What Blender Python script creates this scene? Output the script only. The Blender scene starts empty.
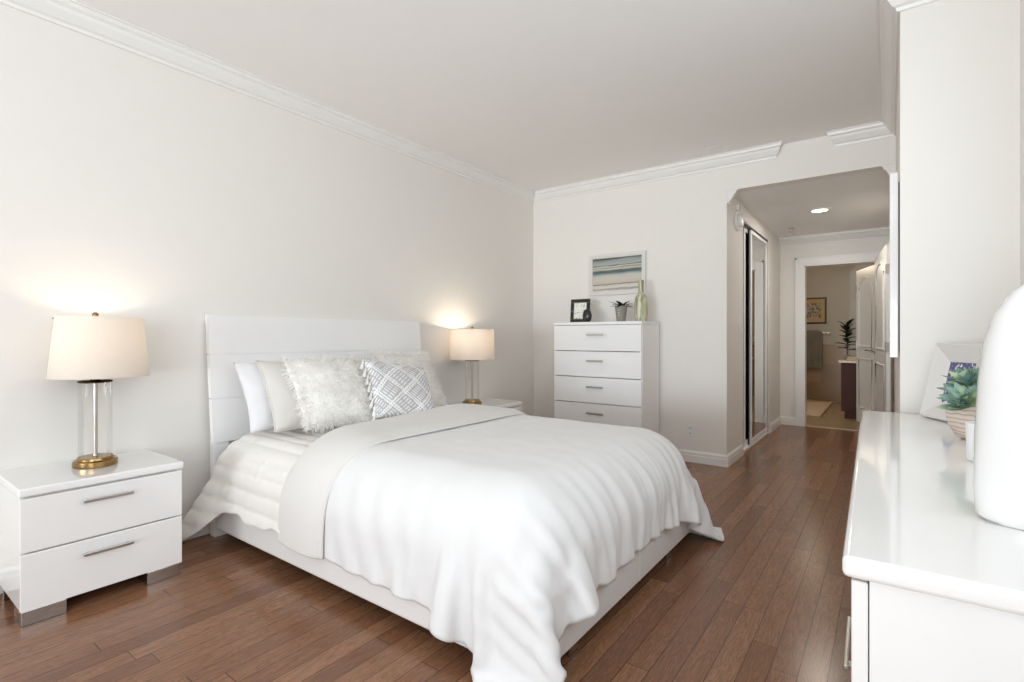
import bpy, bmesh, math, random
import numpy as np
from mathutils import Vector, Matrix, noise
R = math.radians
sc = bpy.context.scene
COL = sc.collection
rng = random.Random(7)

# ------------------------------------------------------------------ camera
cam = bpy.data.cameras.new('camera'); cam.sensor_width = 36; cam.lens = 18.0
cam.shift_y = -4 / 1024; cam.clip_start = .02
co = bpy.data.objects.new('camera', cam); COL.objects.link(co)
co.location = (0, 0, 1.143)
co.rotation_euler = (R(90), 0, math.atan((889 - 512) / 512))
sc.camera = co
# ------------------------------------------------------------------ view, world, light
sc.view_settings.view_transform = 'Standard'; sc.view_settings.look = 'None'
sc.view_settings.gamma = 1; sc.view_settings.exposure = 0.05
sc.view_settings.use_curve_mapping = False
sc.cycles.use_denoising = True
sc.cycles.max_bounces = 12; sc.cycles.diffuse_bounces = 9; sc.cycles.glossy_bounces = 5
sc.cycles.transmission_bounces = 8; sc.cycles.transparent_max_bounces = 12
sc.cycles.caustics_reflective = False; sc.cycles.caustics_refractive = False
sc.cycles.sample_clamp_indirect = 6
wd = bpy.data.worlds.new('daylight_sky'); sc.world = wd; wd.use_nodes = True
wd.node_tree.nodes['Background'].inputs[0].default_value = (.80, .90, 1, 1)
wd.node_tree.nodes['Background'].inputs[1].default_value = 1.2

def area(name, loc, rot, sx, sy, power, col=(1, 1, 1), spread=None):
    l = bpy.data.lights.new(name, 'AREA'); l.shape = 'RECTANGLE'; l.size = sx; l.size_y = sy
    l.energy = power; l.color = col
    if spread: l.spread = R(spread)
    o = bpy.data.objects.new(name, l); COL.objects.link(o); o.location = loc; o.rotation_euler = rot
    return o

def point(name, loc, power, col, rad=.03):
    l = bpy.data.lights.new(name, 'POINT'); l.energy = power; l.color = col; l.shadow_soft_size = rad
    o = bpy.data.objects.new(name, l); COL.objects.link(o); o.location = loc
    return o

DAY = (.885, .95, 1.0)
area('window_daylight', (-1.35, -5.44, 1.0), (R(100), 0, 0), 3.3, 1.4, 48, DAY, 70)     # daylight area light inside the unseen back window, set far back for even light
area('side_window_daylight', (.42, -1.85, 1.50), (0, R(90), 0), 1.6, 2.0, 56, DAY)
area('dresser_window_daylight', (.425, 1.0, 1.75), (0, R(90), 0), 1.1, 2.6, 17, DAY)        # fill light at an unseen window added above the dresser
area('hall_downlight_glow', (-.565, 6.03, 2.415), (0, 0, 0), .12, .12, 10.5, (1, .93, .84))
point('bathroom_lamp_glow', (-1.05, 9.0, 2.25), 13, (1, .84, .64), .12)

# ------------------------------------------------------------------ materials
def lin(c):
    return tuple(((v / 255) / 12.92 if v / 255 <= .04045 else ((v / 255 + .055) / 1.055) ** 2.4) for v in c) + (1,)

class N:
    """small wrapper for writing node trees"""
    def __init__(s, name):
        s.m = bpy.data.materials.new(name); s.m.use_nodes = True
        s.t = s.m.node_tree; s.b = s.t.nodes['Principled BSDF']; s.out = s.t.nodes['Material Output']
    def n(s, typ, **k):
        nd = s.t.nodes.new(typ)
        for a, v in k.items(): setattr(nd, a, v)
        return nd
    def l(s, a, b): s.t.links.new(a, b)
    def val(s, sock, x):
        if hasattr(x, 'is_output'): s.l(x, sock)
        else: sock.default_value = x
    def math(s, op, a, b=0.0, c=0.0, clamp=False):
        nd = s.n('ShaderNodeMath', operation=op, use_clamp=clamp)
        for i, x in enumerate((a, b, c)): s.val(nd.inputs[i], x)
        return nd.outputs[0]
    def mix(s, f, a, b):
        nd = s.n('ShaderNodeMix', data_type='RGBA')
        s.val(nd.inputs[0], f); s.val(nd.inputs[6], a); s.val(nd.inputs[7], b)
        return nd.outputs[2]
    def coord(s, kind='Object'): return s.n('ShaderNodeTexCoord').outputs[kind]
    def mapping(s, v, scale=(1, 1, 1), rot=(0, 0, 0), loc=(0, 0, 0)):
        nd = s.n('ShaderNodeMapping'); s.l(v, nd.inputs[0])
        nd.inputs[1].default_value = loc; nd.inputs[2].default_value = rot; nd.inputs[3].default_value = scale
        return nd.outputs[0]
    def noise(s, v, scale, detail=3, rough=.5, dist=0):
        nd = s.n('ShaderNodeTexNoise'); s.l(v, nd.inputs['Vector'])
        nd.inputs['Scale'].default_value = scale; nd.inputs['Detail'].default_value = detail
        nd.inputs['Roughness'].default_value = rough; nd.inputs['Distortion'].default_value = dist
        return nd.outputs[0]
    def ramp(s, f, stops, interp='LINEAR'):
        nd = s.n('ShaderNodeValToRGB'); s.l(f, nd.inputs[0]); r = nd.color_ramp; r.interpolation = interp
        while len(r.elements) < len(stops): r.elements.new(.5)
        for e, (p, c) in zip(r.elements, stops): e.position = p; e.color = c
        return nd.outputs[0]
    def bump(s, h, strength=.2, dist=.002):
        nd = s.n('ShaderNodeBump'); s.l(h, nd.inputs['Height'])
        nd.inputs['Strength'].default_value = strength; nd.inputs['Distance'].default_value = dist
        s.l(nd.outputs[0], s.b.inputs['Normal'])
    def set(s, color=None, rough=None, metal=None, spec=None, coat=None, coat_rough=.05, sheen=None, emit=None, estr=1):
        b = s.b.inputs
        if color is not None: s.val(b['Base Color'], color)
        if rough is not None: s.val(b['Roughness'], rough)
        if metal is not None: b['Metallic'].default_value = metal
        if spec is not None: b['Specular IOR Level'].default_value = spec
        if coat is not None: b['Coat Weight'].default_value = coat; b['Coat Roughness'].default_value = coat_rough
        if sheen is not None: b['Sheen Weight'].default_value = sheen; b['Sheen Roughness'].default_value = .5
        if emit is not None: b['Emission Color'].default_value = emit; b['Emission Strength'].default_value = estr
        return s

def plain(name, rgb, rough=.5, metal=0, bump=None, vary=.03, **k):
    """one paint / metal / plastic with a faint procedural mottling"""
    m = N(name); c = lin(rgb); v = m.coord()
    if vary:
        f = m.noise(v, k.pop('vscale', 9), 3)
        lo = tuple(x * (1 - vary) for x in c[:3]) + (1,); hi = tuple(min(1, x * (1 + vary)) for x in c[:3]) + (1,)
        m.set(m.mix(f, lo, hi), rough, metal, **k)
    else: m.set(c, rough, metal, **k)
    if bump:
        m.bump(m.noise(v, bump[0], 4), bump[1], bump[2])
    return m.m

M = {}
M['wall'] = plain('wall_paint', (235, 232, 227), .62, bump=(180, .06, .001), vary=.012)
M['ceiling'] = plain('ceiling_paint', (242, 241, 239), .75, bump=(150, .06, .001), vary=.012)
M['trim'] = plain('white_trim_paint', (236, 235, 232), .35, vary=.01)
M['lacquer'] = plain('white_gloss_lacquer', (243, 243, 242), .10, vary=.006, coat=.4)
M['lacquer_soft'] = plain('white_satin_lacquer', (245, 245, 245), .3, vary=.008)
M['chrome'] = plain('brushed_chrome', (190, 187, 184), .10, 1, vary=.05)
M['steel'] = plain('brushed_nickel', (196, 191, 184), .34, 1, vary=.05)
M['brass'] = plain('aged_brass', (158, 128, 84), .24, 1, vary=.08)
M['black'] = plain('black_gasket', (22, 22, 24), .5)
M['dark_void'] = plain('dark_recess_paint', (48, 46, 44), .8)  # dark colour stands in for shade inside the closet and under the bed
M['plastic'] = plain('white_plastic', (232, 231, 228), .35)
M['mirror'] = plain('mirror_silver', (232, 234, 232), .02, 1, vary=0)
M['linen'] = plain('white_duvet_cotton', (228, 228, 228), .9, bump=(420, .25, .0008), vary=.012, sheen=.15)
M['linen_reverse'] = plain('duvet_reverse_cotton', (221, 219, 216), .9, bump=(420, .25, .0008), vary=.012, sheen=.15)
M['quilt'] = plain('quilted_cotton', (233, 230, 225), .9, bump=(60, .35, .003), vary=.02, sheen=.1)
M['pillow_white'] = plain('white_pillowcase', (233, 233, 236), .9, bump=(300, .2, .001), vary=.01)
M['pillow_beige'] = plain('oatmeal_linen', (216, 213, 208), .95, bump=(380, .4, .001), vary=.04)
def fur_material():
    m = N('white_faux_fur'); m.set(lin((252, 251, 249)), .9)
    tr = m.n('ShaderNodeBsdfTranslucent'); tr.inputs[0].default_value = lin((253, 252, 250))
    mx = m.n('ShaderNodeMixShader'); mx.inputs[0].default_value = .5
    m.l(m.b.outputs[0], mx.inputs[1]); m.l(tr.outputs[0], mx.inputs[2]); m.l(mx.outputs[0], m.out.inputs[0])
    return m.m
M['fur'] = fur_material()
M['fur_backing'] = plain('white_fur_backing', (250, 250, 249), .9, vary=.01)
M['upholstery'] = plain('white_leatherette', (232, 230, 228), .42, bump=(260, .12, .0008), vary=.01)
M['bath_paint'] = plain('bathroom_paint', (196, 190, 180), .7, vary=.02)
M['vanity_wood'] = plain('dark_cherry_wood', (84, 52, 44), .55, vary=.15, vscale=4, spec=.25)
M['counter'] = plain('beige_stone', (206, 186, 152), .25, vary=.12, vscale=22)
M['towel'] = plain('grey_terry', (132, 126, 116), 1, bump=(500, .7, .002), vary=.06)
M['towel_cream'] = plain('cream_terry', (222, 205, 176), 1, bump=(500, .7, .002), vary=.06)
M['mat'] = plain('cream_bath_mat', (214, 190, 160), 1, bump=(420, .7, .003), vary=.08)
M['soil'] = plain('dark_soil', (40, 32, 26), 1, bump=(90, .8, .004))
M['leaf_dark'] = plain('dark_green_leaf', (32, 42, 28), .45, vary=.25, vscale=30)
M['stem'] = plain('brown_stem', (78, 66, 44), .7)
M['concrete'] = plain('grey_stoneware', (142, 138, 131), .6, bump=(120, .3, .001), vary=.08)
M['orn'] = plain('dark_plum_glaze', (46, 38, 42), .25, vary=.2, vscale=40)
M['ceramic'] = plain('white_glazed_ceramic', (232, 232, 231), .18, vary=.006, coat=.6)
M['drywood'] = plain('dark_wood_frame', (44, 38, 35), .4, vary=.1)
M['whitewash'] = plain('whitewashed_frame_wood', (226, 223, 220), .5, bump=(70, .2, .001), vary=.04)

def floor_material():
    m = N('oak_plank_floor'); v = m.coord()
    sp = m.n('ShaderNodeSeparateXYZ'); m.l(v, sp.inputs[0]); X, Y = sp.outputs[0], sp.outputs[1]
    W, L = .0826, 1.05
    rx = m.math('DIVIDE', X, W); row = m.math('FLOOR', rx); fx = m.math('FRACT', rx)
    wn = m.n('ShaderNodeTexWhiteNoise', noise_dimensions='1D'); m.l(row, wn.inputs['W'])
    off = m.math('MULTIPLY', wn.outputs[0], 7.3)
    ry = m.math('ADD', m.math('DIVIDE', Y, L), off); idx = m.math('FLOOR', ry); fy = m.math('FRACT', ry)
    cb = m.n('ShaderNodeCombineXYZ'); m.l(row, cb.inputs[0]); m.l(idx, cb.inputs[1])
    w2 = m.n('ShaderNodeTexWhiteNoise', noise_dimensions='2D'); m.l(cb.outputs[0], w2.inputs['Vector'])
    pid = w2.outputs[0]
    # grain, stretched along each board and shifted board by board
    gx = m.math('ADD', m.math('MULTIPLY', X, 1.0), m.math('MULTIPLY', pid, 13.0))
    gv = m.n('ShaderNodeCombineXYZ'); m.l(m.math('MULTIPLY', gx, 16.0), gv.inputs[0])
    m.l(m.math('MULTIPLY', Y, 1.5), gv.inputs[1]); m.l(m.math('MULTIPLY', pid, 40.0), gv.inputs[2])
    g1 = m.noise(gv.outputs[0], 1.6, 4, .6, 1.6)
    rings = m.math('FRACT', m.math('MULTIPLY', g1, 9.0))
    rings = m.math('ABSOLUTE', m.math('SUBTRACT', rings, .5))
    fv = m.n('ShaderNodeCombineXYZ'); m.l(m.math('MULTIPLY', gx, 190.0), fv.inputs[0]); m.l(m.math('MULTIPLY', Y, 9.0), fv.inputs[1])
    fine = m.noise(fv.outputs[0], 1.0, 3, .6)
    base = m.ramp(pid, [(0, lin((142, 100, 73))), (.35, lin((156, 111, 81))), (.7, lin((166, 120, 88))), (1, lin((178, 132, 100)))])
    t = m.math('ADD', m.math('MULTIPLY', rings, .75), m.math('MULTIPLY', fine, .62))
    dark = m.mix(.62, base, lin((76, 50, 39)))
    col = m.mix(m.math('MULTIPLY', m.math('SUBTRACT', t, .30, clamp=True), 1.5, clamp=True), dark, base)
    ex = m.math('MINIMUM', fx, m.math('SUBTRACT', 1.0, fx)); ey = m.math('MINIMUM', fy, m.math('SUBTRACT', 1.0, fy))
    gap = m.math('MAXIMUM', m.math('LESS_THAN', ex, .016), m.math('LESS_THAN', ey, .0013))
    col = m.mix(m.math('MULTIPLY', gap, .8), col, lin((38, 24, 19)))
    m.set(col, m.math('ADD', .17, m.math('MULTIPLY', fine, .12)), 0, spec=.32)
    h = m.math('SUBTRACT', m.math('MULTIPLY', fine, .25), m.math('MULTIPLY', gap, 1.0))
    m.bump(h, .25, .0012)
    return m.m
M['floor'] = floor_material()

def tile_material(name, c1, c2, mort, w, h, plane):
    m = N(name); v = m.coord()
    if plane == 'xz': v = m.mapping(v, rot=(R(-90), 0, 0))
    b = m.n('ShaderNodeTexBrick'); m.l(v, b.inputs['Vector']); b.offset = 0
    b.inputs['Color1'].default_value = lin(c1); b.inputs['Color2'].default_value = lin(c2); b.inputs['Mortar'].default_value = lin(mort)
    b.inputs['Scale'].default_value = 1; b.inputs['Mortar Size'].default_value = .004
    b.inputs['Brick Width'].default_value = w; b.inputs['Row Height'].default_value = h
    f = m.noise(v, 9, 5, .6)
    m.set(m.mix(m.math('MULTIPLY', f, .45), b.outputs[0], lin(c2)), .3)
    return m.m
M['bath_tile'] = tile_material('beige_wall_tile', (178, 150, 114), (150, 124, 92), (156, 134, 104), .33, .33, 'xz')
M['bath_floor'] = tile_material('beige_floor_tile', (182, 154, 118), (158, 132, 98), (140, 116, 88), .33, .33, 'xy')

def shade_material():
    m = N('cream_lamp_shade_cloth'); v = m.coord()
    f = m.noise(v, 260, 2)
    c = m.mix(f, lin((232, 226, 218)), lin((240, 235, 229)))
    m.set(c, .9)
    tr = m.n('ShaderNodeBsdfTranslucent'); m.l(c, tr.inputs[0])
    mx = m.n('ShaderNodeMixShader'); mx.inputs[0].default_value = .36
    m.l(m.b.outputs[0], mx.inputs[1]); m.l(tr.outputs[0], mx.inputs[2]); m.l(mx.outputs[0], m.out.inputs[0])
    return m.m
M['shade'] = shade_material()

def clear_glass(name, tint=(1, 1, 1, 1), amount=1.0):
    m = N(name)
    t = m.n('ShaderNodeBsdfTransparent'); t.inputs[0].default_value = tint
    g = m.n('ShaderNodeBsdfGlossy'); g.inputs['Roughness'].default_value = .02
    fr = m.n('ShaderNodeFresnel'); fr.inputs[0].default_value = 1.45
    mx = m.n('ShaderNodeMixShader'); m.l(m.math('MULTIPLY', fr.outputs[0], amount), mx.inputs[0])
    m.l(t.outputs[0], mx.inputs[1]); m.l(g.outputs[0], mx.inputs[2]); m.l(mx.outputs[0], m.out.inputs[0])
    return m.m
M['glass'] = clear_glass('clear_lamp_glass', (.985, .98, .97, 1), .3)
M['window_glass'] = clear_glass('window_glass', (.98, .99, .985, 1), .6)

def glow(name, col, strength):
    m = N(name); m.set((.9, .9, .9, 1), .5, emit=col, estr=strength); return m.m
M['downlight'] = glow('lit_downlight_lens', (1, .93, .82, 1), 6)
M['bulb'] = glow('lit_bulb', (1, .80, .55, 1), 4)

def lattice_material():
    m = N('grey_woven_lattice_fabric'); uv = m.coord('UV')
    r = m.mapping(uv, (3.5, 3.5, 1), (0, 0, R(45)))
    sp = m.n('ShaderNodeSeparateXYZ'); m.l(r, sp.inputs[0]); X, Y = sp.outputs[0], sp.outputs[1]
    fx, fy = m.math('FRACT', X), m.math('FRACT', Y)
    par = m.math('MODULO', m.math('ADD', m.math('FLOOR', X), m.math('FLOOR', Y)), 2.0)
    par = m.math('ABSOLUTE', par)
    def band(f, c, w): return m.math('LESS_THAN', m.math('ABSOLUTE', m.math('SUBTRACT', f, c)), w)
    lines = m.math('MAXIMUM', m.math('MAXIMUM', band(fx, .07, .035), band(fx, .19, .03)), m.math('MAXIMUM', band(fy, .07, .035), band(fy, .19, .03)))
    def hatch(a, b):
        st = m.math('LESS_THAN', m.math('FRACT', m.math('MULTIPLY', a, 7.0)), .5)
        br = m.math('LESS_THAN', m.math('FRACT', m.math('MULTIPLY', b, 3.0)), .80)
        return m.math('MULTIPLY', st, br)
    h = m.math('ADD', m.math('MULTIPLY', hatch(fx, fy), par), m.math('MULTIPLY', hatch(fy, fx), m.math('SUBTRACT', 1.0, par)))
    f = m.math('MAXIMUM', lines, m.math('MULTIPLY', h, .85))
    n = m.noise(uv, 40, 3)
    f = m.math('MULTIPLY', f, m.math('ADD', .55, m.math('MULTIPLY', n, .75)), clamp=True)
    m.set(m.mix(f, lin((186, 184, 187)), lin((243, 243, 243))), .95)
    m.bump(f, .3, .0015)
    return m.m
M['lattice'] = lattice_material()

def seascape_material():
    m = N('banded_seascape_print'); g = m.coord('Generated')
    sp = m.n('ShaderNodeSeparateXYZ'); m.l(g, sp.inputs[0])
    wob = m.noise(m.mapping(g, (1.6, 1, 7)), 1.4, 4, .6)
    h = m.math('ADD', sp.outputs[2], m.math('MULTIPLY', m.math('SUBTRACT', wob, .5), .10))
    h = m.math('ADD', h, m.math('MULTIPLY', sp.outputs[0], -.03))
    c = lambda *a: lin(a)
    col = m.ramp(h, [(0, c(222, 216, 206)), (.05, c(150, 148, 142)), (.09, c(218, 210, 200)), (.17, c(206, 200, 192)), (.19, c(88, 88, 84)),
                     (.22, c(196, 186, 172)), (.34, c(206, 196, 184)), (.45, c(190, 196, 188)), (.52, c(128, 140, 142)), (.56, c(74, 84, 88)),
                     (.61, c(104, 116, 118)), (.65, c(205, 200, 186)), (.69, c(140, 140, 130)), (.72, c(214, 208, 194)), (.745, c(96, 98, 94)),
                     (.78, c(166, 174, 170)), (.90, c(150, 160, 158)), (.95, c(92, 94, 90)), (1, c(70, 72, 70))])
    m.set(col, .5); return m.m
M['seascape'] = seascape_material()

def speckle_material(name, bg, fg, scale, thr, fg2=None):
    m = N(name); g = m.coord('Generated')
    f = m.noise(g, scale, 3, .6)
    col = m.ramp(f, [(0, lin(bg)), (thr, lin(bg)), (thr + .03, lin(fg)), (1, lin(fg2 or fg))])
    m.set(col, .5); return m.m
M['ink_card'] = speckle_material('white_card_with_ink_marks', (236, 235, 230), (60, 60, 58), 7, .60)
M['blossom'] = speckle_material('blue_blossom_print', (92, 98, 138), (226, 224, 226), 8, .54, (246, 244, 240))
M['etching'] = speckle_material('sepia_etching', (188, 172, 146), (96, 90, 80), 9, .50, (60, 58, 52))

def striped_glaze():
    m = N('green_streaked_glaze'); v = m.coord()
    f = m.noise(m.mapping(v, (60, 60, 4)), 1, 3, .5)
    m.set(m.ramp(f, [(.35, lin((134, 140, 108))), (.5, lin((168, 170, 134))), (.62, lin((214, 212, 188)))]), .28); return m.m
M['streak'] = striped_glaze()

def leaf_material(name, a, b, c):
    m = N(name); v = m.coord()
    m.set(m.ramp(m.noise(v, 14, 2), [(.3, lin(a)), (.5, lin(b)), (.68, lin(c))]), .5); return m.m
M['succulent'] = leaf_material('blue_green_leaf', (104, 140, 144), (146, 176, 160), (192, 206, 146))

def wood_wave():
    m = N('pale_carved_wood'); v = m.coord()
    w = m.n('ShaderNodeTexWave', wave_type='BANDS', bands_direction='Z'); m.l(v, w.inputs[0])
    w.inputs['Scale'].default_value = 22; w.inputs['Distortion'].default_value = 5; w.inputs['Detail'].default_value = 1
    m.set(m.ramp(w.outputs[1], [(0, lin((176, 152, 134))), (.16, lin((214, 200, 188))), (1, lin((222, 208, 196)))]), .6); return m.m
M['carved'] = wood_wave()
M['frosted'] = plain('white_frosted_glass', (240, 240, 242), .3, vary=.02, vscale=40)

# ------------------------------------------------------------------ mesh helpers
def bm_box(bm, x0, x1, y0, y1, z0, z1, bev=0, seg=2):
    vs = [bm.verts.new(p) for p in ((x0, y0, z0), (x1, y0, z0), (x1, y1, z0), (x0, y1, z0), (x0, y0, z1), (x1, y0, z1), (x1, y1, z1), (x0, y1, z1))]
    fs = [bm.faces.new([vs[i] for i in q]) for q in ((0, 3, 2, 1), (4, 5, 6, 7), (0, 1, 5, 4), (1, 2, 6, 5), (2, 3, 7, 6), (3, 0, 4, 7))]
    if bev:
        es = list({e for f in fs for e in f.edges})
        bmesh.ops.bevel(bm, geom=es, offset=bev, segments=seg, profile=.5, affect='EDGES')
    return vs

def bm_lathe(bm, prof, cx=0, cy=0, n=40, sx=1, sy=1, power=2.0, cap=True):
    """revolve (r, z) points; power > 2 squares the plan off"""
    rings = []
    for r, z in prof:
        ring = []
        for k in range(n):
            a = 2 * math.pi * k / n; c, s = math.cos(a), math.sin(a)
            if power != 2.0:
                q = (abs(c) ** power + abs(s) ** power) ** (-1 / power); c *= q; s *= q
            ring.append(bm.verts.new((cx + r * sx * c, cy + r * sy * s, z)))
        rings.append(ring)
    for a, b in zip(rings, rings[1:]):
        for k in range(n):
            bm.faces.new((a[k], a[(k + 1) % n], b[(k + 1) % n], b[k]))
    if cap and prof[0][0] > 1e-5: bm.faces.new(rings[0][::-1])
    if cap and prof[-1][0] > 1e-5: bm.faces.new(rings[-1])

def bm_tube(bm, pts, rad, n=8, cap=True):
    pts = [Vector(p) for p in pts]; rings = []
    rads = rad if isinstance(rad, (list, tuple)) else [rad] * len(pts)
    up = Vector((0, 0, 1))
    for i, p in enumerate(pts):
        d = (pts[min(i + 1, len(pts) - 1)] - pts[max(i - 1, 0)]).normalized()
        ref = up if abs(d.dot(up)) < .95 else Vector((1, 0, 0))
        a = d.cross(ref).normalized(); b = d.cross(a)
        rings.append([bm.verts.new(p + rads[i] * (a * math.cos(2 * math.pi * k / n) + b * math.sin(2 * math.pi * k / n))) for k in range(n)])
    for a, b in zip(rings, rings[1:]):
        for k in range(n): bm.faces.new((a[k], a[(k + 1) % n], b[(k + 1) % n], b[k]))
    if cap: bm.faces.new(rings[0][::-1]); bm.faces.new(rings[-1])

def bm_sweep(bm, prof, p0, p1, out, m0=0.0, m1=0.0):
    """extrude a (projection, height) profile from p0 to p1; out = unit wall normal; m0/m1 = mitre (shift per unit of projection)"""
    p0, p1, out = Vector(p0), Vector(p1), Vector(out); d = (p1 - p0).normalized()
    A = [bm.verts.new(p0 + out * u + Vector((0, 0, h)) + d * (u * m0)) for u, h in prof]
    B = [bm.verts.new(p1 + out * u + Vector((0, 0, h)) + d * (u * m1)) for u, h in prof]
    n = len(prof)
    for i in range(n): bm.faces.new((A[i], A[(i + 1) % n], B[(i + 1) % n], B[i]))
    bm.faces.new(A[::-1]); bm.faces.new(B)

def obj(name, bm, mat, parent=None, smooth=None):
    bmesh.ops.recalc_face_normals(bm, faces=bm.faces[:])
    me = bpy.data.meshes.new(name); bm.to_mesh(me); bm.free()
    me.materials.append(M[mat] if isinstance(mat, str) else mat)
    o = bpy.data.objects.new(name, me); COL.objects.link(o)
    if parent is not None: o.parent = parent
    if smooth is not None:
        me.polygons.foreach_set('use_smooth', [True] * len(me.polygons))
        if smooth < 180:
            me.set_sharp_from_angle(angle=R(smooth))
            w = o.modifiers.new('even_shading', 'WEIGHTED_NORMAL'); w.keep_sharp = True; w.weight = 90
    return o

def grid_obj(name, P, mat, parent=None, thick=0, sub=1, uv=False):
    nx, ny = P.shape[:2]
    f = [(i * ny + j, (i + 1) * ny + j, (i + 1) * ny + j + 1, i * ny + j + 1) for i in range(nx - 1) for j in range(ny - 1)]
    me = bpy.data.meshes.new(name); me.from_pydata(P.reshape(-1, 3).tolist(), [], f)
    me.polygons.foreach_set('use_smooth', [True] * len(me.polygons)); me.materials.append(M[mat])
    o = bpy.data.objects.new(name, me); COL.objects.link(o)
    if parent is not None: o.parent = parent
    if thick:
        m = o.modifiers.new('thickness', 'SOLIDIFY'); m.thickness = thick; m.offset = -1
    if sub:
        m = o.modifiers.new('smooth', 'SUBSURF'); m.levels = m.render_levels = sub
    return o

def tag(o, label, cat, group=None):
    o['label'] = label; o['category'] = cat
    if group: o['group'] = group
    return o

def thing(name, label, cat, loc=(0, 0, 0), rz=0, group=None):
    o = bpy.data.objects.new(name, None); COL.objects.link(o); o.empty_display_size = .05
    o.location = loc; o.rotation_euler = (0, 0, rz)
    return tag(o, label, cat, group)

def struct(name, bm, mat, parent=None, smooth=None):
    o = obj(name, bm, mat, parent, smooth)
    if parent is None: o['kind'] = 'structure'
    return o

def boxes(*bs):
    bm = bmesh.new()
    for b in bs: bm_box(bm, *b)
    return bm

# ------------------------------------------------------------------ room shell
XL, YF, ZC, ZH = -3.20, 4.75, 2.74, 2.43      # left wall, far wall, ceiling, hall ceiling
XH, YE, XN, YN, XR, YB = -1.15, 7.50, .041, 2.95, .436, -5.60
CW, CE0, CE1 = .10, 5.36, 6.66                # wall thickness, closet opening
struct('floor', boxes((XL - .1, XR + .1, YB - .1, YE + .03, -.06, 0)), 'floor')
struct('ceiling', boxes((XL - .1, XR + .1, YB - .1, YF + .02, ZC, ZC + .06)), 'ceiling')
struct('ceiling_hall', boxes((XH - .7, XN + .02, YF + .12, YE, ZH, ZH + .06)), 'ceiling')
struct('wall_left', boxes((XL - CW, XL, YB - .1, YF + .12, -.02, ZC + .02)), 'wall')
struct('wall_far', boxes((XL - .02, XH, YF, YF + .12, -.02, ZC + .02), (XH, XN + .05, YF, YF + .12, ZH, ZC + .02)), 'wall')
struct('wall_hall_left', boxes((XH - CW, XH, YF + .12, CE0, -.02, ZH + .02), (XH - CW, XH, CE1, YE + .12, -.02, ZH + .02),
                               (XH - CW, XH, CE0, CE1, 2.30, ZH + .02)), 'wall')
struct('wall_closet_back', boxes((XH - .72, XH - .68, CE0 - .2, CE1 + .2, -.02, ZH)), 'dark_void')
BX0, BX1 = -.875, -.02                        # bathroom doorway
struct('wall_hall_end', boxes((XH - .02, BX0, YE, YE + .12, -.02, ZH + .02), (BX0, XN + .02, YE, YE + .12, 2.06, ZH + .02),
                              (BX1, XN + .02, YE, YE + .12, -.02, 2.06)), 'wall')
struct('wall_right_block', boxes((XN, XR + .1, YN, YE + .12, -.02, ZC + .02)), 'wall')
struct('wall_right', boxes((XR, XR + .1, YB - .1, -2.85, -.02, ZC + .02), (XR, XR + .1, -.85, -.3, -.02, ZC + .02), (XR, XR + .1, 2.3, YN, -.02, ZC + .02),
                           (XR, XR + .1, -2.85, -.85, -.02, .70), (XR, XR + .1, -2.85, -.85, 2.30, ZC + .02),
                           (XR, XR + .1, -.3, 2.3, -.02, 1.20), (XR, XR + .1, -.3, 2.3, 2.30, ZC + .02)), 'wall')
struct('wall_back', boxes((XL - .1, -3.02, YB - .1, YB, -.02, ZC + .02), (.32, XR + .1, YB - .1, YB, -.02, ZC + .02),
                          (-3.02, .32, YB - .1, YB, 2.5, ZC + .02), (-3.02, .32, YB - .1, YB, -.02, .12)), 'wall')

def window(name, x0, x1, y0, y1, z0, z1, axis, mull):
    """framed glazing in a wall opening; axis is the direction the pane runs along"""
    bm = bmesh.new(); t = .05
    if axis == 'x':
        bm_box(bm, x0, x1, y0, y1, z0, z0 + t); bm_box(bm, x0, x1, y0, y1, z1 - t, z1)
        for k in range(mull + 1):
            c = x0 + (x1 - x0 - t) * k / mull; bm_box(bm, c, c + t, y0, y1, z0 + t, z1 - t)
    else:
        bm_box(bm, x0, x1, y0, y1, z0, z0 + t); bm_box(bm, x0, x1, y0, y1, z1 - t, z1)
        for k in range(mull + 1):
            c = y0 + (y1 - y0 - t) * k / mull; bm_box(bm, x0, x1, c, c + t, z0 + t, z1 - t)
    w = struct(name, bm, 'trim')
    g = boxes((x0 + t, x1 - t, (y0 + y1) / 2 - .004, (y0 + y1) / 2 + .004, z0 + t, z1 - t)) if axis == 'x' else boxes(((x0 + x1) / 2 - .004, (x0 + x1) / 2 + .004, y0 + t, y1 - t, z0 + t, z1 - t))
    obj('pane', g, 'window_glass', w)
window('window_1', -3.02, .32, YB - .08, YB - .03, .12, 2.5, 'x', 3)
window('window_2', XR + .03, XR + .08, -2.85, -.85, .70, 2.30, 'y', 2)
window('window_3', XR + .03, XR + .08, -.3, 2.3, 1.20, 2.30, 'y', 3)  # unseen window, added to light the left wall and bed

CR = [(0, -.105), (.012, -.105), (.016, -.090), (.030, -.084), (.052, -.050), (.058, -.034), (.074, -.026), (.078, -.008), (.090, -.006), (.090, 0), (0, 0)]
def crown(name, segs):
    bm = bmesh.new()
    for s in segs: bm_sweep(bm, CR, *s)
    struct(name, bm, 'trim')
crown('trim_1', [((XL, YB, ZC), (XL, YF, ZC), (1, 0, 0), 0, -1)])
crown('trim_2', [((XL, YF, ZC), (-.765, YF, ZC), (0, -1, 0), 1, .75)])
crown('trim_3', [((-.33, YF, ZC), (XN, YF, ZC), (0, -1, 0), -.75, -1), ((XN, YF, ZC), (XN, YN, ZC), (-1, 0, 0), 1, 1), ((XN, YN, ZC), (XR, YN, ZC), (0, -1, 0), -1, -1),
                 ((XR, YN, ZC), (XR, YB, ZC), (-1, 0, 0), 1, 0)])
crown('trim_4', [((XH, YE, ZH), (XN, YE, ZH), (0, -1, 0), 0, 0)])
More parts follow.
